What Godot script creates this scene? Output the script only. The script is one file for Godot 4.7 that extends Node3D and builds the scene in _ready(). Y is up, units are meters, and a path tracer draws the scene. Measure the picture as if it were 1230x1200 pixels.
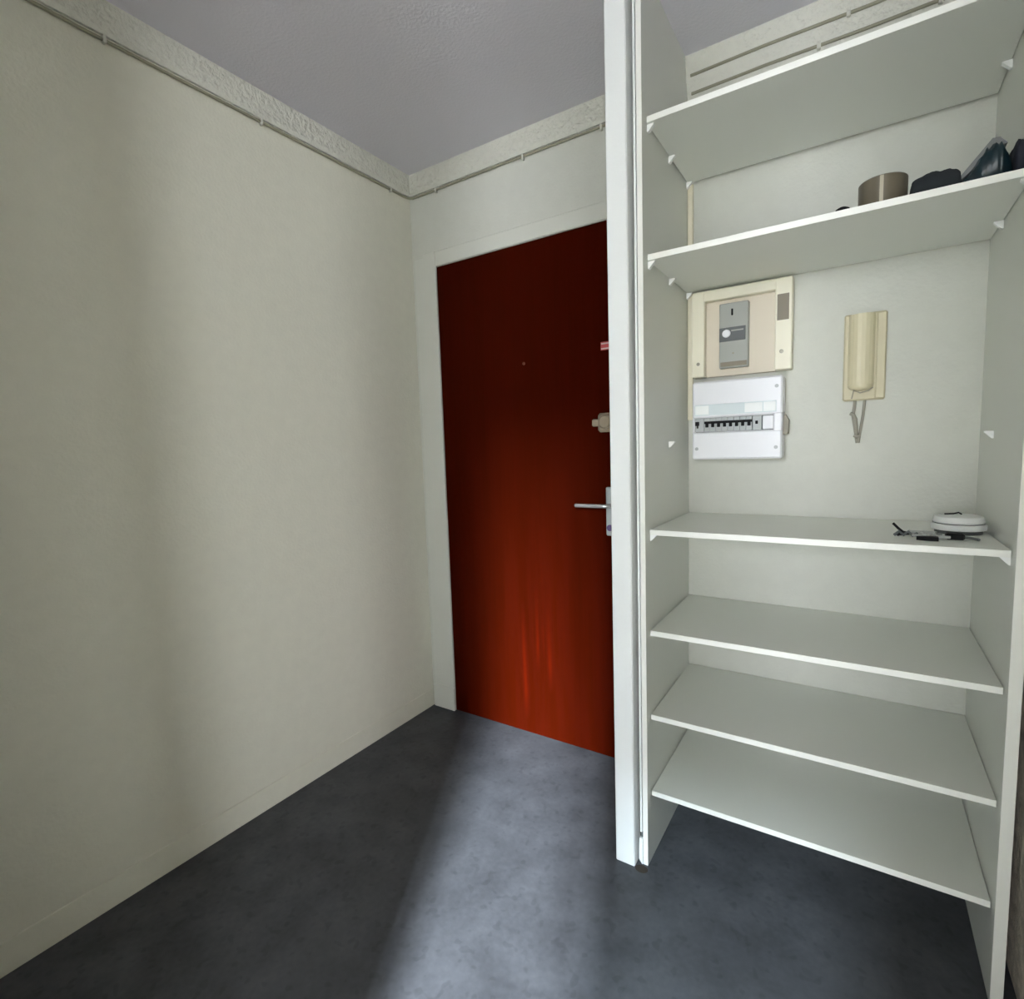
extends Node3D
# A dim entrance hall: varnished mahogany front door, open built-in shelf cupboard, blue-grey vinyl floor.
# Metres; x to the right along the door wall, y up, z from the door wall towards the viewer.

const CEIL := 2.445
const SIDE_X := 1.224      # inner face of the left cupboard panel
const END_X := 1.982       # inner face of the right cupboard panel
const PANEL_Z := 0.452     # front edge of the cupboard panels
const SHELF_Z := 0.421
const SHELF_T := 0.015
const RIGHT_X := 2.035     # right wall
const REAR_Z := 2.15       # wall behind the camera, with the opening to the living room
const OPEN_L := 1.32       # left jamb of that opening
const OPEN_R := 1.75       # right jamb of that opening
const ROOM_Z := 6.0        # window wall of the living room

var M := {}
var used := {}

func _ready():
	# --- camera, sky, lights, exposure
	var cam := Camera3D.new()
	cam.name = "camera"
	cam.position = Vector3(1.7136, 1.2403, 1.8701)
	cam.rotation = Vector3(-0.0976, 0.5782, -0.0331)
	cam.fov = rad_to_deg(2.0 * atan(600.0 / 639.69))
	cam.near = 0.02
	add_child(cam)
	cam.current = true
	var we := WorldEnvironment.new()
	we.name = "world_environment"
	var env := Environment.new()
	var sm := ProceduralSkyMaterial.new()
	sm.sky_top_color = Color(0.55, 0.68, 0.85)
	sm.sky_horizon_color = Color(0.82, 0.87, 0.92)
	sm.ground_bottom_color = Color(0.3, 0.3, 0.3)
	sm.ground_horizon_color = Color(0.6, 0.62, 0.64)
	sm.sun_angle_max = 0.0
	var sky := Sky.new()
	sky.sky_material = sm
	env.background_mode = Environment.BG_SKY
	env.sky = sky
	env.background_energy_multiplier = 1.0
	env.tonemap_mode = Environment.TONE_MAPPER_LINEAR
	env.tonemap_exposure = 2.25
	env.sdfgi_enabled = true
	env.ssao_enabled = true
	env.ssil_enabled = true
	we.environment = env
	add_child(we)
	# daylight: one area light inside each living-room window, and the open sky above the roofs opposite
	var day := Color(0.96, 0.97, 1.0)
	area_light("window_light", Vector3(1.5, 1.65, ROOM_Z - 0.03), Vector3(1.5, 1.4, 0), Vector2(1.1, 1.9), day, 8.4)
	area_light("window_light", Vector3(3.3, 1.65, ROOM_Z - 0.03), Vector3(3.3, 1.4, 0), Vector2(1.1, 1.9), day, 11.0)
	area_light("window_light", Vector3(5.35, 1.65, ROOM_Z - 0.03), Vector3(5.35, 1.4, 0), Vector2(2.1, 1.9), day, 29.0)
	area_light("sky_light", Vector3(4.42, 3.74, 8.9), Vector3(0.9, 0.0, 0.7), Vector2(0.75, 0.75), Color(0.92, 0.96, 1.0), 500.0)
	area_light("sky_light", Vector3(2.0, 4.2, 8.9), Vector3(1.4, 0.0, 0.7), Vector2(1.1, 0.5), Color(0.85, 0.94, 1.0), 250.0)

	make_materials()
	shell()
	front_door()
	cupboard()
	electrics()
	shelf_things()

# ------------------------------------------------------------------ scene-tree helpers
func numbered(called: String) -> String:
	if not used.has(called):
		used[called] = 0
		return called
	used[called] += 1
	return "%s_%03d" % [called, used[called]]

func tag(o: Node, label: String, category: String, group := "") -> Node:
	o.set_meta("label", label)
	o.set_meta("category", category)
	if group != "":
		o.set_meta("group", group)
	return o

func thing(called: String, label: String, category: String, at := Vector3.ZERO, group := "") -> Node3D:
	var o := Node3D.new()
	o.name = numbered(called)
	o.position = at
	add_child(o)
	tag(o, label, category, group)
	return o

func obj(called: String, st: SurfaceTool, m: Material, parent: Node = self, at := Vector3.ZERO) -> MeshInstance3D:
	var o := MeshInstance3D.new()
	o.name = numbered(called) if parent == self else called
	o.mesh = st.commit()
	o.material_override = m
	o.position = at
	o.cast_shadow = GeometryInstance3D.SHADOW_CASTING_SETTING_ON
	parent.add_child(o, true)
	return o

func struct(called: String, st: SurfaceTool, m: Material, parent: Node = self) -> MeshInstance3D:
	var o := obj(called, st, m, parent)
	if parent == self:
		o.set_meta("kind", "structure")
	return o

func area_light(called: String, at: Vector3, to: Vector3, size: Vector2, c: Color, e: float):
	var l := AreaLight3D.new()
	l.name = numbered(called)
	l.area_size = size
	l.area_normalize_energy = true
	l.light_color = c
	l.light_energy = e
	l.area_range = 30.0
	l.area_attenuation = 2.0
	l.shadow_enabled = true
	l.transform = Transform3D(Basis.IDENTITY, at).looking_at(to)
	add_child(l)

# ------------------------------------------------------------------ shape helpers
func begin() -> SurfaceTool:
	var st := SurfaceTool.new()
	st.begin(Mesh.PRIMITIVE_TRIANGLES)
	return st

func face(st: SurfaceTool, pts: Array, out: Vector3):
	# a flat convex face whose front looks along out
	var n: Vector3 = (pts[1] - pts[0]).cross(pts[2] - pts[0])
	if n.length_squared() < 1e-16:
		return
	n = n.normalized()
	var p := pts.duplicate()
	if n.dot(out) < 0:
		n = -n
	else:
		p.reverse()
	var u := n.cross(Vector3.UP if absf(n.y) < 0.9 else Vector3.RIGHT).normalized()
	var v := n.cross(u)
	for k in range(1, p.size() - 1):
		for q: Vector3 in [p[0], p[k], p[k + 1]]:
			st.set_normal(n)
			st.set_uv(Vector2(q.dot(u), q.dot(v)))
			st.add_vertex(q)

func box(st: SurfaceTool, a: Vector3, b: Vector3, bev := 0.0):
	# box from corner a to corner b with chamfered edges
	var c := (a + b) * 0.5
	var h := (b - a).abs() * 0.5
	bev = minf(bev, minf(h.x, minf(h.y, h.z)) * 0.9)
	for ax in 3:
		var u := (ax + 1) % 3
		var w := (ax + 2) % 3
		for s in [-1.0, 1.0]:
			var pts := []
			for q in [[-1, -1], [1, -1], [1, 1], [-1, 1]]:
				var p := Vector3.ZERO
				p[ax] = s * h[ax]
				p[u] = q[0] * (h[u] - bev)
				p[w] = q[1] * (h[w] - bev)
				pts.append(c + p)
			var o := Vector3.ZERO
			o[ax] = s
			face(st, pts, o)
	if bev <= 0.0:
		return
	for ax in 3:
		var u := (ax + 1) % 3
		var w := (ax + 2) % 3
		for q in [[-1, -1], [1, -1], [1, 1], [-1, 1]]:
			var pts := []
			for k in [[-1, 0], [1, 0], [1, 1], [-1, 1]]:
				var p := Vector3.ZERO
				p[ax] = k[0] * (h[ax] - bev)
				p[u] = q[0] * (h[u] - (bev if k[1] == 0 else 0.0))
				p[w] = q[1] * (h[w] - (0.0 if k[1] == 0 else bev))
				pts.append(c + p)
			var o := Vector3.ZERO
			o[u] = q[0]
			o[w] = q[1]
			face(st, pts, o)
	for sx in [-1, 1]:
		for sy in [-1, 1]:
			for sz in [-1, 1]:
				var s := Vector3(sx, sy, sz)
				var pts := []
				for ax in 3:
					var p := h - Vector3(bev, bev, bev)
					p[ax] = h[ax]
					pts.append(c + p * s)
				face(st, pts, s)

func bx(a: Vector3, b: Vector3, bev := 0.0) -> SurfaceTool:
	var st := begin()
	box(st, a, b, bev)
	return st

func lathe(st: SurfaceTool, prof: Array, basis := Basis.IDENTITY, at := Vector3.ZERO, seg := 28):
	# profile of Vector2(radius, height) turned about the local y axis, smooth along the turn
	for i in prof.size() - 1:
		var p: Vector2 = prof[i]
		var q: Vector2 = prof[i + 1]
		var d := q - p
		if d.length() < 1e-7:
			continue
		var n2 := Vector2(d.y, -d.x).normalized()
		for k in seg:
			var a0 := TAU * k / seg
			var a1 := TAU * (k + 1) / seg
			var ring := [[p, a0], [q, a1], [q, a0], [p, a0], [p, a1], [q, a1]]
			for e in ring:
				var ca := cos(e[1])
				var sa := sin(e[1])
				st.set_normal(basis * Vector3(n2.x * ca, n2.y, n2.x * sa))
				st.set_uv(Vector2(e[1] / TAU, e[0].y))
				st.add_vertex(at + basis * Vector3(e[0].x * ca, e[0].y, e[0].x * sa))

func tube(st: SurfaceTool, path: Array, r: float, seg := 10):
	# round cable along a polyline
	var rings := []
	for i in path.size():
		var t: Vector3 = (path[mini(i + 1, path.size() - 1)] - path[maxi(i - 1, 0)]).normalized()
		var u := t.cross(Vector3.UP if absf(t.y) < 0.85 else Vector3.RIGHT).normalized()
		var v := t.cross(u)
		var ring := []
		for k in seg:
			var a := TAU * k / seg
			ring.append([path[i], u * cos(a) + v * sin(a)])
		rings.append(ring)
	for i in path.size() - 1:
		for k in seg:
			var k1 := (k + 1) % seg
			for e in [rings[i][k], rings[i + 1][k1], rings[i][k1], rings[i][k], rings[i + 1][k], rings[i + 1][k1]]:
				st.set_normal(e[1])
				st.set_uv(Vector2.ZERO)
				st.add_vertex(e[0] + e[1] * r)
	for i in [0, path.size() - 1]:
		var pts := []
		for e in rings[i]:
			pts.append(e[0] + e[1] * r)
		face(st, pts, path[i] - path[1 if i == 0 else path.size() - 2])

func prism(st: SurfaceTool, poly: Array, along: Vector3, u: Vector3, v: Vector3, at: Vector3):
	# convex polygon in the (u, v) plane extruded by along
	var mid := Vector3.ZERO
	var p := []
	for q: Vector2 in poly:
		p.append(at + u * q.x + v * q.y)
		mid += p[-1] / poly.size()
	face(st, p, -along)
	var far := []
	for q in p:
		far.append(q + along)
	face(st, far, along)
	for i in p.size():
		var j := (i + 1) % p.size()
		face(st, [p[i], p[j], far[j], far[i]], (p[i] + p[j]) * 0.5 - mid)

func mound(w: float, d: float, nx: int, nz: int, f: Callable) -> SurfaceTool:
	# soft closed lump: a height field with an under-side, smooth normals
	var st := begin()
	st.set_smooth_group(0)
	var g := []
	for i in nx + 1:
		var row := []
		for k in nz + 1:
			var s := float(i) / nx
			var t := float(k) / nz
			row.append(Vector3((s - 0.5) * w, maxf(f.call(s, t), 0.0), (t - 0.5) * d))
		g.append(row)
	for i in nx:
		for k in nz:
			for e in [[i, k], [i + 1, k], [i + 1, k + 1], [i, k], [i + 1, k + 1], [i, k + 1]]:
				st.set_uv(Vector2(e[0], e[1]) / nx)
				st.add_vertex(g[e[0]][e[1]])
	for i in nx:
		for k in nz:
			for e in [[i, k], [i + 1, k + 1], [i + 1, k], [i, k], [i, k + 1], [i + 1, k + 1]]:
				var p: Vector3 = g[e[0]][e[1]]
				var rim: bool = e[0] == 0 or e[1] == 0 or e[0] == nx or e[1] == nz
				st.set_uv(Vector2.ZERO)
				st.add_vertex(p if rim else Vector3(p.x, 0.0, p.z))
	st.index()
	st.generate_normals()
	return st

# ------------------------------------------------------------------ materials
func noise(seed_: int, freq: float, oct := 4) -> FastNoiseLite:
	var n := FastNoiseLite.new()
	n.seed = seed_
	n.frequency = freq
	n.fractal_octaves = oct
	return n

func relief(seed_: int, freq: float, strength: float, size := 512) -> Texture2D:
	var im: Image = noise(seed_, freq, 4).get_seamless_image(size, size)
	im.convert(Image.FORMAT_RGBA8)
	im.bump_map_to_normal_map(strength)
	return ImageTexture.create_from_image(im)

func mat(c: Color, rough: float, spec := 0.5, metal := 0.0) -> StandardMaterial3D:
	var m := StandardMaterial3D.new()
	m.albedo_color = c
	m.roughness = rough
	m.metallic = metal
	m.metallic_specular = spec
	return m

func bumpy(m: StandardMaterial3D, tex: Texture2D, scale: float, amount: float) -> StandardMaterial3D:
	m.uv1_triplanar = true
	m.uv1_world_triplanar = true
	m.uv1_scale = Vector3.ONE * scale
	m.normal_enabled = true
	m.normal_texture = tex
	m.normal_scale = amount
	return m

func paint_tex(seed_: int, c: Color, vary: float) -> Texture2D:
	# painted plaster: broad faint blotches and fine mottling
	var a := noise(seed_, 0.012, 3)
	var b := noise(seed_ + 7, 0.11, 2)
	var im := Image.create(512, 512, false, Image.FORMAT_RGBA8)
	var ia: Image = a.get_seamless_image(512, 512)
	var ib: Image = b.get_seamless_image(512, 512)
	for y in 512:
		for x in 512:
			var k := 1.0 + vary * ((ia.get_pixel(x, y).r - 0.5) + 0.5 * (ib.get_pixel(x, y).r - 0.5))
			im.set_pixel(x, y, Color(c.r * k, c.g * k, c.b * k))
	return ImageTexture.create_from_image(im)

func c8(r: int, g: int, b: int) -> Color:
	return Color(r / 255.0, g / 255.0, b / 255.0)

func make_materials():
	var grain := relief(11, 0.05, 3.0)
	var rough_coat := relief(23, 0.03, 6.0)
	M.wall_cream = bumpy(mat(Color.WHITE, 0.75, 0.3), grain, 2.5, 0.25)
	M.wall_cream.albedo_texture = paint_tex(3, c8(217, 216, 200), 0.02)
	M.wall_white = bumpy(mat(Color.WHITE, 0.7, 0.3), grain, 2.5, 0.25)
	M.wall_white.albedo_texture = paint_tex(5, c8(205, 206, 196), 0.015)
	M.wall_rough = bumpy(mat(Color.WHITE, 0.9, 0.2), rough_coat, 4.0, 0.9)
	M.wall_rough.albedo_texture = paint_tex(9, c8(226, 217, 205), 0.2)
	M.ceiling = bumpy(mat(c8(216, 214, 221), 0.85, 0.2), grain, 3.0, 0.3)
	M.cornice = bumpy(mat(c8(209, 209, 197), 0.6, 0.4), rough_coat, 2.6, 1.4)
	M.cable = bumpy(mat(c8(146, 144, 124), 0.6, 0.4), grain, 9.0, 0.3)
	M.trim = bumpy(mat(c8(226, 226, 216), 0.5, 0.4), grain, 3.0, 0.15)
	M.frame = bumpy(mat(c8(208, 209, 199), 0.5, 0.4), grain, 3.0, 0.15)
	M.melamine = bumpy(mat(c8(226, 228, 220), 0.38, 0.5), grain, 5.0, 0.08)
	M.edging = mat(c8(240, 241, 234), 0.4, 0.4)
	M.post = bumpy(mat(c8(238, 241, 240), 0.45, 0.4), grain, 4.0, 0.12)
	M.pin = mat(c8(244, 245, 242), 0.35)
	M.beige = bumpy(mat(c8(232, 227, 205), 0.45), grain, 8.0, 0.08)
	M.beige_pink = mat(c8(216, 206, 186), 0.5)
	M.duct = mat(c8(224, 218, 194), 0.5)
	M.white_plastic = mat(c8(228, 229, 232), 0.35)
	M.module_grey = mat(c8(158, 160, 152), 0.45)
	M.breaker_grey = mat(c8(172, 176, 176), 0.4)
	M.label_paper = mat(c8(214, 224, 226), 0.7)
	M.label_bright = mat(c8(240, 243, 242), 0.6)
	M.label_brown = mat(c8(132, 124, 108), 0.6)
	M.dark_grey = mat(c8(88, 92, 92), 0.5)
	M.black = mat(c8(18, 19, 20), 0.65, 0.3)
	M.screw = mat(c8(150, 146, 128), 0.4, 0.5, 0.3)
	M.ivory = mat(c8(208, 200, 168), 0.42)
	M.ivory_dark = mat(c8(198, 190, 158), 0.5)
	M.cord = mat(c8(150, 146, 132), 0.6)
	M.steel = mat(c8(200, 200, 198), 0.35, 0.5, 0.75)
	M.plate = mat(c8(190, 196, 196), 0.35, 0.5, 0.35)
	M.lock = mat(c8(156, 144, 124), 0.5, 0.5, 0.2)
	M.hinge = mat(c8(210, 210, 200), 0.5)
	M.sticker_red = mat(c8(196, 84, 84), 0.6)
	M.sticker_pale = mat(c8(220, 196, 190), 0.6)
	M.sticker_violet = mat(c8(96, 78, 120), 0.6)
	M.tape_brown = mat(c8(102, 95, 80), 0.35)
	M.tape_core = mat(c8(150, 128, 96), 0.8)
	M.tape_end = mat(c8(168, 160, 140), 0.4)
	M.cloth_dark = mat(c8(30, 36, 40), 0.9)
	M.bag_teal = mat(c8(12, 38, 46), 0.35)
	M.bag_grey = mat(c8(120, 122, 122), 0.4)
	M.cloth_navy = mat(c8(26, 30, 44), 0.8)
	M.clear_plastic = mat(c8(170, 172, 170), 0.3)
	M.smoke_white = mat(c8(224, 226, 222), 0.45)
	M.stain = mat(c8(70, 64, 58), 0.9, 0.1)
	M.hall_rear = mat(c8(176, 174, 166), 0.85, 0.2)
	M.room_wall = mat(c8(198, 197, 190), 0.85, 0.2)
	M.parquet = mat(c8(196, 188, 174), 0.5)
	M.glass = mat(Color(0.95, 0.98, 1.0, 0.08), 0.02)
	M.glass.transparency = BaseMaterial3D.TRANSPARENCY_ALPHA
	floor_material()
	door_material()

func floor_material():
	var n := 768
	var a: Image = noise(31, 0.008, 4).get_seamless_image(n, n)
	var b: Image = noise(37, 0.06, 3).get_seamless_image(n, n)
	var c: Image = noise(41, 0.03, 2).get_seamless_image(n, n)
	var im := Image.create(n, n, false, Image.FORMAT_RGBA8)
	var base := c8(77, 79, 83)
	for y in n:
		for x in n:
			var k := 1.0 + 0.22 * (a.get_pixel(x, y).r - 0.5) + 0.10 * (b.get_pixel(x, y).r - 0.5)
			var s := c.get_pixel(x, y).r
			if s < 0.27:
				k *= 1.0 - minf((0.27 - s) * 1.0, 0.08)     # darker scuffs
			im.set_pixel(x, y, Color(base.r * k, base.g * k, base.b * k))
	var m := bumpy(mat(Color.WHITE, 0.45, 0.3), relief(43, 0.04, 2.0), 0.9, 0.12)
	m.albedo_texture = ImageTexture.create_from_image(im)
	M.floor = m

func door_material():
	var w := 384
	var h := 640
	var rng := RandomNumberGenerator.new()
	rng.seed = 77
	var f := noise(51, 0.02, 4)
	var g := noise(53, 0.09, 3)
	var im := Image.create(w, h, false, Image.FORMAT_RGBA8)
	var base := c8(57, 11, 2)
	var runs := [[0.55, 0.14, 0.34, 0.009], [0.62, 0.1, 0.29, 0.012], [0.472, 0.03, 0.3, 0.012], [0.585, 0.17, 0.27, 0.007]]
	for y in h:
		for x in w:
			var u := float(x) / w
			var v := 1.0 - float(y) / h
			var k := 1.0 + 0.07 * f.get_noise_2d(x * 1.6, y * 0.16) + 0.05 * g.get_noise_2d(x * 2.1, y * 0.08)
			for r in runs:                                   # old varnish runs down the lower door
				var along := clampf((v - r[1]) / 0.06, 0, 1) * clampf((r[2] - v) / 0.14, 0, 1)
				var off: float = (u - r[0] - 0.003 * sin(v * 21.0 + r[0] * 40.0)) / r[3]
				k += 0.38 * along * exp(-off * off)
			im.set_pixel(x, y, Color(clampf(base.r * k, 0, 1), clampf(base.g * k, 0, 1), clampf(base.b * k, 0, 1)))
	var m := mat(Color.WHITE, 0.4, 0.1)
	m.albedo_texture = ImageTexture.create_from_image(im)
	M.door = m
	M.door_edge = mat(c8(70, 20, 8), 0.5)

# ------------------------------------------------------------------ the room
func shell():
	var t := 0.15
	struct("floor", bx(Vector3(-0.5, -0.1, -0.2), Vector3(6.9, 0, REAR_Z + 0.07)), M.floor)
	struct("floor_room", bx(Vector3(-0.65, -0.1, REAR_Z + 0.07), Vector3(6.9, 0, ROOM_Z + 0.3)), M.parquet)
	struct("ceiling", bx(Vector3(-t, CEIL, -t), Vector3(RIGHT_X + t, CEIL + 0.1, REAR_Z)), M.ceiling)
	struct("wall_left", bx(Vector3(-t, 0, -t), Vector3(0, CEIL, REAR_Z)), M.wall_cream)
	struct("wall_right", bx(Vector3(RIGHT_X, 0, -t), Vector3(RIGHT_X + t, CEIL, REAR_Z)), M.wall_rough)
	# the door wall has an opening for the front door
	var st := begin()
	box(st, Vector3(-t, 0, -t), Vector3(0.13, CEIL, 0))
	box(st, Vector3(0.13, 2.04, -t), Vector3(0.97, CEIL, 0))
	box(st, Vector3(0.97, 0, -t), Vector3(RIGHT_X + t, CEIL, 0))
	struct("wall_back", st, M.wall_white)
	# the wall behind the camera opens into the living room
	st = begin()
	box(st, Vector3(-0.5, 0, REAR_Z), Vector3(OPEN_L, 3.1, REAR_Z + t))
	box(st, Vector3(OPEN_L, CEIL, REAR_Z), Vector3(OPEN_R, 3.1, REAR_Z + t))
	box(st, Vector3(OPEN_R, 0, REAR_Z), Vector3(6.9, 3.1, REAR_Z + t))
	struct("wall_rear", st, M.hall_rear)
	struct("wall_room_left", bx(Vector3(-0.65, 0, REAR_Z), Vector3(-0.5, 3.1, ROOM_Z)), M.room_wall)
	struct("wall_room_right", bx(Vector3(6.75, 0, REAR_Z), Vector3(6.9, 3.1, ROOM_Z)), M.room_wall)
	struct("ceiling_room", bx(Vector3(-0.65, 3.0, REAR_Z), Vector3(6.9, 3.1, ROOM_Z + 0.2)), M.room_wall)
	st = begin()
	var z0 := ROOM_Z
	var z1 := ROOM_Z + 0.2
	var xs := [-0.65, 0.9, 2.1, 2.7, 3.9, 4.2, 6.5, 6.9]
	for i in range(0, 8, 2):
		box(st, Vector3(xs[i], 0, z0), Vector3(xs[i + 1], 3.0, z1))
	for i in range(1, 7, 2):
		box(st, Vector3(xs[i], 0, z0), Vector3(xs[i + 1], 0.65, z1))
		box(st, Vector3(xs[i], 2.8, z0), Vector3(xs[i + 1], 3.0, z1))
	struct("wall_window", st, M.room_wall)
	for i in 3:
		var x0: float = xs[1 + 2 * i]
		var x1: float = xs[2 + 2 * i]
		var fr := begin()
		var zf := ROOM_Z + 0.08
		for x in [x0 + 0.025, (x0 + x1) * 0.5, x1 - 0.025]:
			box(fr, Vector3(x - 0.025, 0.65, zf), Vector3(x + 0.025, 2.8, zf + 0.05))
		for y in [0.675, 2.775]:
			box(fr, Vector3(x0, y - 0.025, zf), Vector3(x1, y + 0.025, zf + 0.05))
		var w := struct("window_%d" % (i + 1), fr, M.trim)
		obj("pane", bx(Vector3(x0 + 0.05, 0.7, zf + 0.02), Vector3(x1 - 0.05, 2.75, zf + 0.024)), M.glass, w)

	# cornice: a lumpy painted moulding under the ceiling
	var prof := [Vector2(-0.002, -0.082), Vector2(0.008, -0.082), Vector2(0.013, -0.07), Vector2(0.019, -0.02), Vector2(0.022, 0.002), Vector2(-0.002, 0.002)]
	st = begin()
	prism(st, prof, Vector3(0, 0, REAR_Z), Vector3.RIGHT, Vector3.UP, Vector3(0, CEIL, 0))
	struct("trim_1", st, M.cornice)
	st = begin()
	prism(st, prof, Vector3(1.2, 0, 0), Vector3(0, 0, 1), Vector3.UP, Vector3(0, CEIL, 0))
	struct("trim_2", st, M.cornice)
	st = begin()
	var prof2 := [Vector2(-0.002, -0.125), Vector2(0.01, -0.125), Vector2(0.02, -0.10), Vector2(0.034, -0.03), Vector2(0.04, 0.002), Vector2(-0.002, 0.002)]
	prism(st, prof2, Vector3(RIGHT_X - SIDE_X, 0, 0), Vector3(0, 0, 1), Vector3.UP, Vector3(SIDE_X, CEIL, 0))
	struct("trim_3", st, M.cornice)
	# skirting on the left wall, painted with it
	struct("baseboard_left", bx(Vector3(-0.002, 0, 0.02), Vector3(0.003, 0.085, REAR_Z), 0.002), M.wall_cream)
	# a patch of dirt in the vinyl at the foot of the cupboard post
	st = begin()
	lathe(st, [Vector2(0, 0.0012), Vector2(0.010, 0.001), Vector2(0.019, 0.0)], Basis.from_scale(Vector3(1, 1, 0.8)), Vector3.ZERO, 14)
	tag(obj("dirt_patch", st, M.stain, self, Vector3(1.211, 0, 0.472)), "small brown dirt mark on the floor at the foot of the white post", "stain")

	# surface cable under the cornice, round the corner, with clips
	var t1 := thing("surface_cable", "thin painted cable clipped along the left wall and above the door below the cornice", "cable")
	st = begin()
	var cy := 2.351
	tube(st, [Vector3(0.008, cy, REAR_Z - 0.01), Vector3(0.008, cy + 0.003, 1.5), Vector3(0.008, cy - 0.002, 1.2), Vector3(0.008, cy, 0.7), Vector3(0.008, cy + 0.001, 0.05), Vector3(0.014, cy, 0.022), Vector3(0.03, cy, 0.01), Vector3(0.06, cy, 0.008), Vector3(0.5, cy + 0.002, 0.008), Vector3(1.2, cy, 0.008)], 0.0045)
	obj("cable", st, M.cable, t1)
	for p in [Vector3(0, cy, 1.62), Vector3(0, cy, 1.16), Vector3(0, cy, 0.715), Vector3(0, cy, 0.125)]:
		obj("cable_clip", bx(p + Vector3(0, -0.010, -0.004), p + Vector3(0.015, 0.009, 0.004), 0.002), M.cornice, t1)
	for p in [Vector3(0.16, cy, 0), Vector3(0.60, cy, 0), Vector3(0.925, cy, 0)]:
		obj("cable_clip", bx(p + Vector3(-0.004, -0.012, 0), p + Vector3(0.004, 0.009, 0.015), 0.002), M.cornice, t1)
	var ys := [2.388, 2.34]
	var labels := ["upper of two painted cables along the cornice above the top shelf", "lower of two painted cables along the cornice above the top shelf"]
	for i in 2:
		var tc := thing("cornice_cable", labels[i], "cable")
		st = begin()
		var zc: float = [0.030, 0.0185][i]
		tube(st, [Vector3(SIDE_X + 0.014, ys[i], zc), Vector3(1.45, ys[i] + 0.002, zc), Vector3(1.7, ys[i] - 0.002, zc), Vector3(END_X, ys[i], zc)], 0.0045)
		obj("cable", st, M.cable, tc)
		for x in ([1.66] if i == 0 else [1.59, 1.86]):
			obj("cable_clip", bx(Vector3(x - 0.005, ys[i] - 0.011, zc - 0.012), Vector3(x + 0.005, ys[i] + 0.009, zc + 0.008), 0.002), M.cornice, tc)

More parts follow.
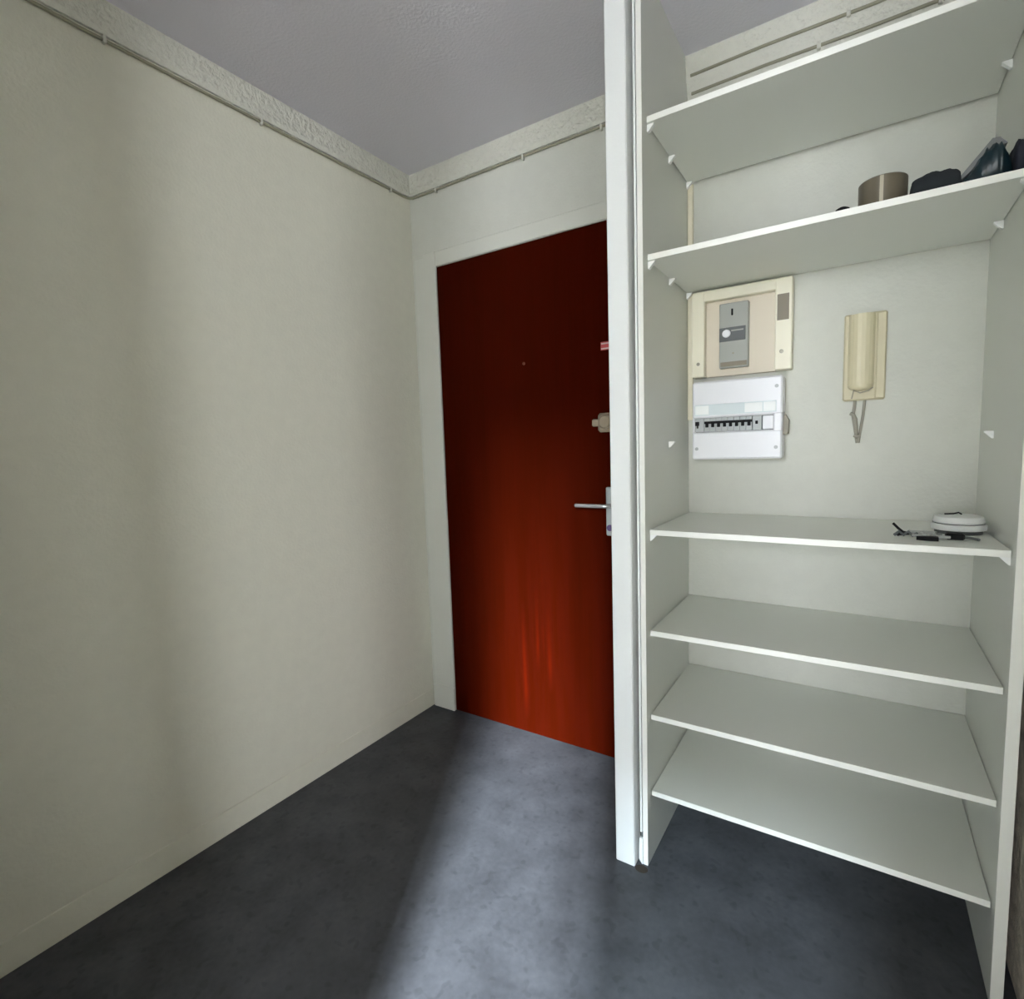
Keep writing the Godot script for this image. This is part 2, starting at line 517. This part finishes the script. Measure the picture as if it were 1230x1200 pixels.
# ------------------------------------------------------------------ front door
func front_door():
	var x0 := 0.136
	var x1 := 0.968
	var d := Node3D.new()
	d.name = "door_1"
	d.position = Vector3(x0, 0, 0)
	d.set_meta("kind", "structure")
	add_child(d)
	var w := x1 - x0
	# leaf with its own front UVs
	var st := begin()
	box(st, Vector3(0, 0.006, -0.045), Vector3(w, 2.038, -0.004), 0.0)
	obj("door_leaf_core", st, M.door_edge, d)
	st = begin()
	var q := [Vector3(0, 0.006, -0.003), Vector3(w, 0.006, -0.003), Vector3(w, 2.038, -0.003), Vector3(0, 2.038, -0.003)]
	for k in [0, 2, 1, 0, 3, 2]:
		st.set_normal(Vector3.BACK)
		st.set_uv(Vector2(q[k].x / w, 1.0 - q[k].y / 2.04))
		st.add_vertex(q[k])
	for e in [[0, 1], [1, 2], [2, 3], [3, 0]]:
		face(st, [q[e[0]], q[e[1]], q[e[1]] + Vector3(0, 0, -0.001), q[e[0]] + Vector3(0, 0, -0.001)], (q[e[0]] + q[e[1]]) * 0.5 - Vector3(w * 0.5, 1.02, 0))
	obj("door_leaf", st, M.door, d)
	# hinges on the frame
	for y in [1.88, 1.02, 0.20]:
		st = begin()
		lathe(st, [Vector2(0, -0.06), Vector2(0.005, -0.058), Vector2(0.005, 0.058), Vector2(0, 0.06)], Basis.IDENTITY, Vector3(-0.003, y, 0.005), 12)
		obj("hinge", st, M.hinge, d)
	# frame
	struct("trim_4", bx(Vector3(0.062, 0.112, -0.002), Vector3(x0 - 0.002, 2.105, 0.005), 0.003), M.frame)
	struct("trim_5", bx(Vector3(x0 - 0.002, 2.041, -0.002), Vector3(x1 + 0.002, 2.103, 0.005), 0.003), M.frame)
	struct("trim_6", bx(Vector3(x1 + 0.002, 0.0, -0.002), Vector3(1.04, 2.105, 0.005), 0.003), M.frame)
	struct("trim_7", bx(Vector3(0.008, 0, -0.002), Vector3(x0 - 0.002, 0.112, 0.009), 0.003), M.frame)
	struct("trim_8", bx(Vector3(0.012, 0.10, -0.002), Vector3(0.064, 2.09, 0.002), 0.001), M.frame)
	struct("trim_9", bx(Vector3(x0 - 0.03, 0.96, 0.0), Vector3(x0 - 0.002, 1.065, 0.0065), 0.001), M.frame)
	# lever handle and its long plate
	var hp := Node3D.new()
	hp.name = "door_handle"
	d.add_child(hp)
	var hx := 0.942 - x0
	var pl := bx(Vector3(hx - 0.024, 0.895, -0.003), Vector3(hx + 0.02, 1.08, 0.006), 0.006)
	var ph := obj("handle_plate", pl, M.plate, hp)
	ph.set_meta("label", "brushed metal door plate with a small violet sticker")
	st = begin()
	tube(st, [Vector3(hx, 1.012, 0.0), Vector3(hx, 1.012, 0.035), Vector3(hx - 0.006, 1.012, 0.045), Vector3(hx - 0.02, 1.012, 0.048), Vector3(hx - 0.13, 1.012, 0.048)], 0.0075)
	obj("lever", st, M.steel, hp)
	st = begin()
	lathe(st, [Vector2(0.012, 0), Vector2(0.012, 0.004), Vector2(0.0, 0.005)], Basis(Vector3.RIGHT, Vector3(0, 0, 1), Vector3(0, -1, 0)), Vector3(hx - 0.008, 0.926, 0.006), 16)
	obj("sticker", st, M.sticker_violet, hp)
	# rim lock with its thumb turn
	var lk := bx(Vector3(0.900 - x0, 1.285, -0.003), Vector3(0.968 - x0, 1.355, 0.03), 0.008)
	var lock := obj("rim_lock", lk, M.lock, d)
	st = begin()
	lathe(st, [Vector2(0.024, 0), Vector2(0.024, 0.012), Vector2(0.02, 0.016), Vector2(0, 0.016)], Basis(Vector3.RIGHT, Vector3(0, 0, 1), Vector3(0, -1, 0)), Vector3(0.934 - x0, 1.322, 0.03))
	obj("lock_cylinder", st, M.lock, lock)
	obj("lock_bolt", bx(Vector3(0.872 - x0, 1.308, 0.0), Vector3(0.904 - x0, 1.334, 0.018), 0.004), M.lock, lock)
	# red and white sticker, spyhole
	var sk := obj("sticker", bx(Vector3(0.905 - x0, 1.585, -0.003), Vector3(0.96 - x0, 1.615, -0.0015)), M.sticker_red, d)
	sk.set_meta("label", "small red and white sticker")
	for y in [1.588, 1.606]:
		obj("sticker_band", bx(Vector3(0.907 - x0, y, -0.002), Vector3(0.958 - x0, y + 0.005, -0.001)), M.sticker_pale, sk)
	st = begin()
	lathe(st, [Vector2(0.0065, 0), Vector2(0.0065, 0.003), Vector2(0.004, 0.005), Vector2(0, 0.0055)], Basis(Vector3.RIGHT, Vector3(0, 0, 1), Vector3(0, -1, 0)), Vector3(0.57 - x0, 1.575, -0.004), 18)
	obj("spyhole", st, mat(c8(96, 44, 26), 0.35, 0.5, 0.3), d)

# ------------------------------------------------------------------ cupboard
func pin_mesh(s: float) -> SurfaceTool:
	# wedge-shaped shelf support: flat on top, sloping back to the panel
	var st := begin()
	prism(st, [Vector2(0, 0), Vector2(0.018, 0), Vector2(0.0175, -0.003), Vector2(0.003, -0.018), Vector2(0, -0.018)], Vector3(0, 0, 0.012), Vector3(s, 0, 0), Vector3.UP, Vector3(0, 0, -0.006))
	return st

func cupboard():
	# post in front of the cupboard
	var p := thing("square_post", "tall white square post standing between the red door and the open cupboard", "post", Vector3(1.163, 0, 0.455))
	obj("post_body", bx(Vector3(-0.029, 0, -0.03), Vector3(0.029, CEIL, 0.022), 0.003), M.post, p)
	var W := END_X - SIDE_X
	# floor-to-ceiling partitions that carry the shelves; the left one has a filler strip and pivot block at its front
	var lp := thing("partition", "white floor-to-ceiling partition at the cupboard's left side, beside the square post", "partition", Vector3(SIDE_X, 0, 0))
	obj("board", bx(Vector3(-0.0145, 0, 0.001), Vector3(0, CEIL, PANEL_Z - 0.001), 0.0), M.melamine, lp)
	obj("edge_band", bx(Vector3(-0.0145, 0, PANEL_Z - 0.001), Vector3(0.0, CEIL, PANEL_Z), 0.0004), M.edging, lp)
	var f := obj("filler_strip", bx(Vector3(-0.0235, 0.098, 0.42), Vector3(-0.0172, CEIL - 0.02, 0.451), 0.0012), M.post, lp)
	obj("pivot_pin", bx(Vector3(-0.0225, 0.076, 0.428), Vector3(-0.018, 0.1, 0.446)), M.dark_grey, f)
	var st := begin()
	prism(st, [Vector2(-0.006, 0.012), Vector2(0.002, 0.0), Vector2(0.005, 0.0), Vector2(0.005, 0.08), Vector2(-0.004, 0.08), Vector2(-0.006, 0.05)], Vector3(0, 0, 0.022), Vector3.RIGHT, Vector3.UP, Vector3(-0.0205, 0, 0.431))
	obj("pivot_block", st, M.post, f)
	var rp := thing("partition", "white floor-to-ceiling partition at the cupboard's right side, against the rough right wall", "partition", Vector3(END_X, 0, 0))
	obj("board", bx(Vector3(0, 0, 0.001), Vector3(0.0215, CEIL, PANEL_Z - 0.001), 0.0), M.melamine, rp)
	obj("edge_band", bx(Vector3(0, 0, PANEL_Z - 0.001), Vector3(0.0215, CEIL, PANEL_Z), 0.0004), M.edging, rp)
	var lpin := pin_mesh(1.0)
	var rpin := pin_mesh(-1.0)
	var tops := [2.088, 1.741, 0.997, 0.7055, 0.4537, 0.219]
	for y in tops:
		for z in [0.022, 0.215, 0.405]:
			if z == 0.215 and y == 0.997 or z == 0.405 and y < 0.9:
				continue
			obj("shelf_pin", lpin, M.pin, lp, Vector3(0, y - SHELF_T, z))
			if y < 0.9 or z == 0.022:
				continue
			obj("shelf_pin", rpin, M.pin, rp, Vector3(0, y - SHELF_T, z if z != 0.215 else 0.155))
	obj("shelf_pin", lpin, M.pin, lp, Vector3(0, 1.242, 0.224))
	obj("shelf_pin", rpin, M.pin, rp, Vector3(0, 1.242, 0.17))
	# shelves
	var names := [
		"topmost white cupboard shelf, just below the cornice cables",
		"second white cupboard shelf from the top, carrying the brown tape roll and dark cloths",
		"middle white cupboard shelf, carrying the white smoke detector and loose fixings",
		"empty white cupboard shelf directly below the one with the smoke detector",
		"empty white cupboard shelf, second from the floor",
		"lowest white cupboard shelf, empty, with dark floor showing beneath it"]
	for i in 6:
		var s := thing("shelf", names[i], "shelf", Vector3(SIDE_X, tops[i] - SHELF_T, 0), "cupboard shelves")
		obj("shelf_board", bx(Vector3(0.0025, 0, 0.004 if tops[i] < 1.0 else 0.018), Vector3(W - 0.002, SHELF_T, SHELF_Z - 0.001)), M.melamine, s)
		obj("edge_band", bx(Vector3(0.0025, 0, SHELF_Z - 0.001), Vector3(W - 0.002, SHELF_T, SHELF_Z), 0.0004), M.edging, s)

# ------------------------------------------------------------------ meter, fuse box, intercom
func z_lathe(prof: Array, at: Vector3, seg := 20) -> SurfaceTool:
	var st := begin()
	lathe(st, prof, Basis(Vector3.RIGHT, Vector3(0, 0, 1), Vector3(0, -1, 0)), at, seg)
	return st

func electrics():
	# vertical duct in the corner
	var du := thing("cable_duct", "narrow cream vertical cable duct in the cupboard's left rear corner", "cable duct", Vector3(SIDE_X, 0, 0))
	obj("duct_body", bx(Vector3(0.001, 1.312, 0), Vector3(0.0165, 1.724, 0.016), 0.001), M.duct, du)
	obj("duct_body", bx(Vector3(0.001, 1.743, 0), Vector3(0.0165, 2.071, 0.016), 0.001), M.duct, du)
	obj("duct_body", bx(Vector3(0.001, 2.09, 0), Vector3(0.0165, 2.319, 0.016), 0.001), M.duct, du)

	# beige main breaker board: a frame round a recess
	var z := 0.045
	var t := thing("main_breaker_board", "beige main breaker board with a recessed grey switch, above the white fuse box", "electrical panel", Vector3(1.244, 1.448, 0))
	var W := 0.294
	var H := 0.27
	var rx0 := 0.042; var rx1 := 0.247; var ry1 := 0.237
	var st := begin()
	box(st, Vector3(0, 0, 0), Vector3(rx0, H, z), 0.003)
	box(st, Vector3(rx1, 0, 0), Vector3(W, H, z), 0.003)
	box(st, Vector3(rx0 - 0.004, ry1, 0), Vector3(rx1 + 0.004, H, z), 0.003)
	obj("frame", st, M.beige, t)
	obj("recess_panel", bx(Vector3(rx0, 0.0, 0), Vector3(rx1, ry1, z - 0.028)), M.beige_pink, t)
	var sw := obj("main_switch", bx(Vector3(0.086, 0.022, z - 0.03), Vector3(0.172, 0.222, z - 0.006), 0.002), M.module_grey, t)
	obj("switch_window", bx(Vector3(0.086, 0.104, z - 0.008), Vector3(0.164, 0.147, z - 0.005), 0.001), M.dark_grey, sw)
	obj("test_button", z_lathe([Vector2(0.0125, 0), Vector2(0.0125, 0.004), Vector2(0.01, 0.006), Vector2(0, 0.006)], Vector3(0.108, 0.128, z - 0.005)), M.white_plastic, sw)
	obj("switch_mark", bx(Vector3(0.122, 0.134, z - 0.0055), Vector3(0.158, 0.138, z - 0.0045)), M.module_grey, sw)
	obj("switch_toggle", bx(Vector3(0.122, 0.183, z - 0.007), Vector3(0.127, 0.203, z - 0.002), 0.001), M.black, sw)
	obj("name_strip", bx(Vector3(0.09, 0.026, z - 0.007), Vector3(0.168, 0.04, z - 0.0045), 0.001), M.label_brown, sw)
	obj("screw", z_lathe([Vector2(0.003, 0), Vector2(0.003, 0.001), Vector2(0, 0.001)], Vector3(0.128, 0.066, z - 0.006), 10), M.screw, sw)
	obj("label", bx(Vector3(0.253, 0.146, z - 0.001), Vector3(0.285, 0.222, z + 0.0008)), M.label_brown, t)
	obj("screw", z_lathe([Vector2(0.0055, 0), Vector2(0.0055, 0.0015), Vector2(0, 0.0018)], Vector3(0.022, 0.042, z - 0.0005), 12), M.screw, t)
	obj("screw", z_lathe([Vector2(0.006, 0), Vector2(0.006, 0.0015), Vector2(0, 0.0018)], Vector3(0.266, 0.054, z - 0.0005), 12), M.screw, t)

	# white fuse box: face with a slot where the breaker row shows
	z = 0.085
	W = 0.262
	H = 0.247
	var b := thing("fuse_box", "white fuse box with a row of black breaker toggles, below the beige board", "fuse box", Vector3(1.2575, 1.181, 0))
	var sy0 := 0.087; var sy1 := 0.132; var sx0 := 0.007; var sx1 := 0.238
	st = begin()
	box(st, Vector3(0, 0, 0.012), Vector3(W, sy0, z), 0.005)
	box(st, Vector3(0, sy1, 0.012), Vector3(W, H, z), 0.005)
	box(st, Vector3(0, sy0 - 0.006, 0.012), Vector3(sx0, sy1 + 0.006, z), 0.004)
	box(st, Vector3(sx1, sy0 - 0.006, 0.012), Vector3(W, sy1 + 0.006, z), 0.004)
	obj("cover", st, M.white_plastic, b)
	obj("back_tray", bx(Vector3(0.004, 0.004, 0), Vector3(W - 0.004, H - 0.004, 0.014)), M.beige, b)
	obj("rail", bx(Vector3(sx0 - 0.004, sy0 - 0.002, 0.03), Vector3(sx1 + 0.004, sy1 + 0.002, z - 0.022)), M.dark_grey, b)
	var strip := obj("label_strip", bx(Vector3(0.008, 0.14, z - 0.001), Vector3(0.246, 0.174, z + 0.0015), 0.0008), M.label_paper, b)
	obj("paper_label", bx(Vector3(0.010, 0.143, z + 0.001), Vector3(0.052, 0.171, z + 0.0022)), M.label_bright, strip)
	obj("paper_label", bx(Vector3(0.158, 0.143, z + 0.001), Vector3(0.208, 0.171, z + 0.0022)), M.label_bright, strip)
	obj("paper_label", bx(Vector3(0.211, 0.143, z + 0.001), Vector3(0.244, 0.171, z + 0.0022)), M.label_bright, strip)
	# modules: a wide differential switch at the left, eight narrow breakers, a blanking cap
	var zm := z - 0.004
	var m0 := obj("breaker", bx(Vector3(sx0, sy0 + 0.001, z - 0.024), Vector3(0.036, sy1 - 0.001, zm), 0.0015), M.breaker_grey, b)
	obj("toggle", bx(Vector3(0.009, 0.108, zm - 0.001), Vector3(0.021, 0.121, zm + 0.004), 0.001), M.black, m0)
	obj("toggle", bx(Vector3(0.014, 0.1, zm - 0.001), Vector3(0.018, 0.109, zm + 0.005), 0.001), M.black, m0)
	var mw := 0.0178
	for i in 8:
		var x := 0.037 + i * mw
		var mb := obj("breaker", bx(Vector3(x, sy0 + 0.001, z - 0.024), Vector3(x + mw - 0.0008, sy1 - 0.001, zm), 0.001), M.breaker_grey, b)
		st = begin()
		box(st, Vector3(x, 0.113, zm - 0.001), Vector3(x + mw - 0.0005, 0.121, zm + 0.003), 0.0005)
		box(st, Vector3(x + 0.004, 0.102, zm - 0.001), Vector3(x + 0.0128, 0.115, zm + 0.006), 0.001)
		obj("toggle", st, M.black, mb)
	var m9 := obj("breaker", bx(Vector3(0.18, sy0 + 0.001, z - 0.024), Vector3(0.206, sy1 - 0.001, zm), 0.001), M.breaker_grey, b)
	obj("toggle", bx(Vector3(0.188, 0.106, zm - 0.001), Vector3(0.195, 0.116, zm + 0.004), 0.001), M.black, m9)
	obj("blanking_cap", bx(Vector3(0.208, sy0 + 0.002, z - 0.024), Vector3(sx1, sy1 - 0.002, zm + 0.001), 0.002), M.white_plastic, b)
	for q in [[0.246, 0.216], [0.246, 0.034], [0.014, 0.034]]:
		obj("cover_screw", z_lathe([Vector2(0.0055, 0), Vector2(0.0055, 0.0012), Vector2(0, 0.0014)], Vector3(q[0], q[1], z - 0.0004), 12), M.breaker_grey, b)
	st = begin()
	prism(st, [Vector2(0, 0), Vector2(0.012, 0.004), Vector2(0.014, 0.045), Vector2(0.004, 0.062), Vector2(0, 0.06)], Vector3(0, 0, 0.03), Vector3.RIGHT, Vector3.UP, Vector3(W, 0.07, 0.02))
	obj("side_latch", st, M.cord, b)

	# intercom handset
	var ic := thing("intercom_handset", "yellowed ivory intercom handset on the cupboard's rear wall", "intercom", Vector3(1.7205, 1.342, 0))
	obj("base_plate", bx(Vector3(-0.051, 0, 0), Vector3(0.051, 0.244, 0.02), 0.004), M.ivory_dark, ic)
	obj("side_rail", bx(Vector3(0.027, 0.002, 0.019), Vector3(0.050, 0.240, 0.027), 0.003), M.ivory_dark, ic)
	st = begin()
	var hs := []
	for k in 11:                       # rounded handset body, half-round in section
		var a := PI * k / 10.0
		hs.append(Vector2(-0.032 * cos(a) - 0.008, 0.026 * sin(a)))
	prism(st, hs, Vector3(0, 0.196, 0), Vector3.RIGHT, Vector3(0, 0, 1), Vector3(0, 0.044, 0.018))
	lathe(st, [Vector2(0.032, 0.0), Vector2(0.031, 0.01), Vector2(0.026, 0.02), Vector2(0.016, 0.027), Vector2(0, 0.03)], Basis(Vector3.RIGHT, Vector3(0, -0.6, 0), Vector3(0, 0, -0.8)), Vector3(-0.008, 0.0445, 0.018), 22)
	obj("handset", st, M.ivory, ic)
	st = begin()
	tube(st, [Vector3(-0.028, 0.006, 0.022), Vector3(-0.024, 0.028, 0.034), Vector3(-0.008, 0.02, 0.04), Vector3(0.012, 0.026, 0.034), Vector3(0.022, 0.034, 0.024)], 0.0018, 8)
	obj("cradle_rim", st, M.cord, ic)
	# bundled cord below
	st = begin()
	tube(st, [Vector3(-0.02, 0.004, 0.012), Vector3(-0.021, -0.02, 0.012), Vector3(-0.024, -0.042, 0.012), Vector3(-0.018, -0.08, 0.010), Vector3(-0.012, -0.122, 0.008)], 0.004, 8)
	tube(st, [Vector3(0.004, 0.004, 0.010), Vector3(0.001, -0.04, 0.010), Vector3(-0.004, -0.08, 0.010), Vector3(-0.009, -0.122, 0.008)], 0.0035, 8)
	tube(st, [Vector3(-0.03, -0.036, 0.013), Vector3(-0.023, -0.04, 0.016), Vector3(-0.018, -0.052, 0.014), Vector3(-0.014, -0.1, 0.01)], 0.005, 8)
	tube(st, [Vector3(-0.02, -0.1, 0.011), Vector3(-0.012, -0.104, 0.013), Vector3(-0.006, -0.1, 0.011)], 0.005, 8)
	obj("hanging_cord", st, M.cord, ic)

# ------------------------------------------------------------------ things on the shelves
func shelf_things():
	var y2 := 1.741
	var st := begin()
	# upper shelf
	lathe(st, [Vector2(0.017, 0), Vector2(0.017, 0.012), Vector2(0.014, 0.02), Vector2(0.007, 0.024), Vector2(0, 0.025)])
	tag(obj("bottle_cap", st, M.black, self, Vector3(1.668, y2, 0.365)), "small round black cap left of the tape roll on the upper shelf", "cap")
	var tp := thing("tape_roll", "grey-brown roll of packing tape lying on the upper shelf", "tape", Vector3(1.744, y2, 0.325))
	st = begin()
	lathe(st, [Vector2(0.037, 0.001), Vector2(0.045, 0.0), Vector2(0.047, 0.002), Vector2(0.047, 0.072), Vector2(0.045, 0.074), Vector2(0.037, 0.073)], Basis.IDENTITY, Vector3.ZERO, 40)
	obj("tape", st, M.tape_brown, tp)
	st = begin()
	lathe(st, [Vector2(0.0345, 0.0), Vector2(0.0375, 0.0), Vector2(0.0375, 0.074), Vector2(0.0345, 0.074), Vector2(0.0345, 0.0)], Basis.IDENTITY, Vector3.ZERO, 40)
	obj("core", st, M.tape_core, tp)
	st = begin()
	var a0 := deg_to_rad(98)
	for k in 3:
		var a := a0 - k * 0.05
		var b := a0 - (k + 1) * 0.05
		var n := Vector3(cos(a), 0, sin(a))
		var n2 := Vector3(cos(b), 0, sin(b))
		face(st, [n * 0.0477 + Vector3(0, 0.002, 0), n2 * 0.0477 + Vector3(0, 0.002, 0), n2 * 0.0477 + Vector3(0, 0.072, 0), n * 0.0477 + Vector3(0, 0.072, 0)], n)
	obj("tape_end", st, M.tape_end, tp)
	var nz := noise(91, 2.2, 3)
	st = mound(0.086, 0.2, 26, 26, func(s, t): return 0.060 * pow(maxf(sin(PI * s) * sin(PI * t), 0.0), 0.12) * (1.0 + 0.07 * nz.get_noise_2d(s * 1.6, t * 2.0)))
	tag(obj("folded_cloth", st, M.cloth_dark, self, Vector3(1.8355, y2, 0.29)), "dark folded cloth right beside the tape roll on the upper shelf", "cloth")
	var bag := thing("plastic_bag", "crumpled dark teal bag with a grey flap beside the dark cloth", "bag", Vector3(1.9175, y2, 0.28))
	st = mound(0.076, 0.22, 30, 26, func(s, t): return (0.034 + 0.062 * smoothstep(0.0, 0.72, s) * (1.0 - 0.5 * smoothstep(0.78, 1.0, s))) * pow(maxf(sin(PI * s) * sin(PI * t), 0.0), 0.16) * (1.0 + 0.22 * nz.get_noise_2d(s * 3.0 + 4.0, t * 3.0)))
	obj("bag_body", st, M.bag_teal, bag)
	st = begin()
	prism(st, [Vector2(-0.04, 0.036), Vector2(-0.036, 0.03), Vector2(0.012, 0.076), Vector2(0.034, 0.082), Vector2(0.022, 0.097), Vector2(0.01, 0.098)], Vector3(0, 0, 0.05), Vector3.RIGHT, Vector3.UP, Vector3(0, 0, 0.02))
	obj("bag_flap", st, M.bag_grey, bag)
	st = mound(0.0255, 0.2, 14, 22, func(s, t): return 0.074 * pow(maxf(sin(PI * s) * sin(PI * t), 0.0), 0.14) * (1.0 + 0.2 * nz.get_noise_2d(s + 9.0, t * 2.0)))
	tag(obj("pouch", st, M.cloth_navy, self, Vector3(1.9685, y2, 0.31)), "navy cloth pouch at the right end of the upper shelf", "pouch")

	# middle shelf
	var y3 := 0.997
	var sd := thing("smoke_detector", "round white smoke detector lying on the middle shelf by the right panel", "smoke detector", Vector3(1.922, y3, 0.2))
	st = begin()
	lathe(st, [Vector2(0.0, 0.008), Vector2(0.046, 0.008), Vector2(0.053, 0.010), Vector2(0.054, 0.021), Vector2(0.05, 0.024)], Basis.IDENTITY, Vector3.ZERO, 36)
	obj("base", st, M.smoke_white, sd)
	st = begin()
	lathe(st, [Vector2(0.046, 0.0), Vector2(0.046, 0.030), Vector2(0.0, 0.030)], Basis.IDENTITY, Vector3.ZERO, 36)
	obj("vent_gap", st, M.dark_grey, sd)
	st = begin()
	lathe(st, [Vector2(0.049, 0.026), Vector2(0.050, 0.029), Vector2(0.047, 0.041), Vector2(0.036, 0.044), Vector2(0, 0.045)], Basis.IDENTITY, Vector3.ZERO, 36)
	obj("cap", st, M.smoke_white, sd)
	st = begin()
	tube(st, [Vector3(-0.028, 0.0475, 0.01), Vector3(-0.01, 0.0475, 0.0), Vector3(0.0, 0.05, -0.004), Vector3(0.004, 0.0475, 0.006)], 0.0018, 8)
	tag(obj("wire_offcut", st, M.black, self, Vector3(1.922, y3 - 0.001, 0.2)), "short black wire offcut lying on top of the white smoke detector", "wire")
	# black plug and flat black clip in front of it
	var pg := thing("black_connector", "black plastic connector lying in front of the white smoke detector", "connector", Vector3(1.9, y3, 0.31))
	obj("housing", bx(Vector3(-0.014, 0, -0.012), Vector3(0.02, 0.014, 0.012), 0.003), M.black, pg)
	st = begin()
	tube(st, [Vector3(0.02, 0.006, 0), Vector3(0.034, 0.005, 0.006), Vector3(0.044, 0.004, 0.016)], 0.003, 8)
	obj("lead", st, M.dark_grey, pg)
	st = begin()
	prism(st, [Vector2(-0.022, 0.002), Vector2(-0.010, -0.008), Vector2(0.018, -0.008), Vector2(0.018, 0.009), Vector2(-0.008, 0.009)], Vector3(0, 0.009, 0), Vector3.RIGHT, Vector3(0, 0, 1), Vector3.ZERO)
	tag(obj("flat_clip", st, M.black, self, Vector3(1.852, y3, 0.345)), "flat black pointed clip near the shelf edge left of the connector", "clip")
	# loose fixings: pale wall plugs and a black one in a heap
	var plug := begin()
	lathe(plug, [Vector2(0, -0.014), Vector2(0.003, -0.014), Vector2(0.004, 0.0), Vector2(0.0045, 0.012), Vector2(0.0055, 0.013), Vector2(0.0055, 0.015), Vector2(0, 0.015)], Basis(Vector3(0, 1, 0), Vector3(-1, 0, 0), Vector3(0, 0, 1)), Vector3.ZERO, 10)
	for q in [[1.835, 0.262, 0.4], [1.846, 0.292, 1.7], [1.861, 0.262, 2.6], [1.872, 0.30, 0.9], [1.838, 0.318, 3.0], [1.880, 0.325, 0.2]]:
		var w := obj("wall_plug", plug, M.clear_plastic, self, Vector3(q[0], y3 + 0.0058, q[1]))
		w.rotation.y = q[2]
		tag(w, "small pale grey plastic wall plug lying loose between the dark clip and the smoke detector", "wall plug", "loose pale wall plugs")
	var bp := obj("wall_plug", plug, M.black, self, Vector3(1.81, y3 + 0.0058, 0.298))
	bp.rotation.y = 0.5
	tag(bp, "small black plug at the very left of the loose fixings on the middle shelf", "wall plug")
	var cl := thing("bent_clip", "dark bent metal clip sticking up at the left end of the loose fixings", "clip", Vector3(1.803, y3, 0.265))
	st = begin()
	tube(st, [Vector3(-0.014, 0.026, 0), Vector3(-0.004, 0.015, 0.003), Vector3(0.006, 0.006, 0.004), Vector3(0.02, 0.003, 0.006)], 0.003, 8)
	obj("clip_arm", st, M.black, cl)
	var c2 := thing("twist_tie", "dark twisted tie lying in front of the bent clip on the middle shelf", "tie", Vector3(1.808, y3, 0.3))
	st = begin()
	tube(st, [Vector3(-0.018, 0.004, 0.012), Vector3(-0.008, 0.012, 0.006), Vector3(0.0, 0.005, 0.014), Vector3(0.009, 0.013, 0.01), Vector3(0.018, 0.004, 0.014), Vector3(0.026, 0.009, 0.006)], 0.0035, 8)
	obj("tie", st, M.dark_grey, c2)
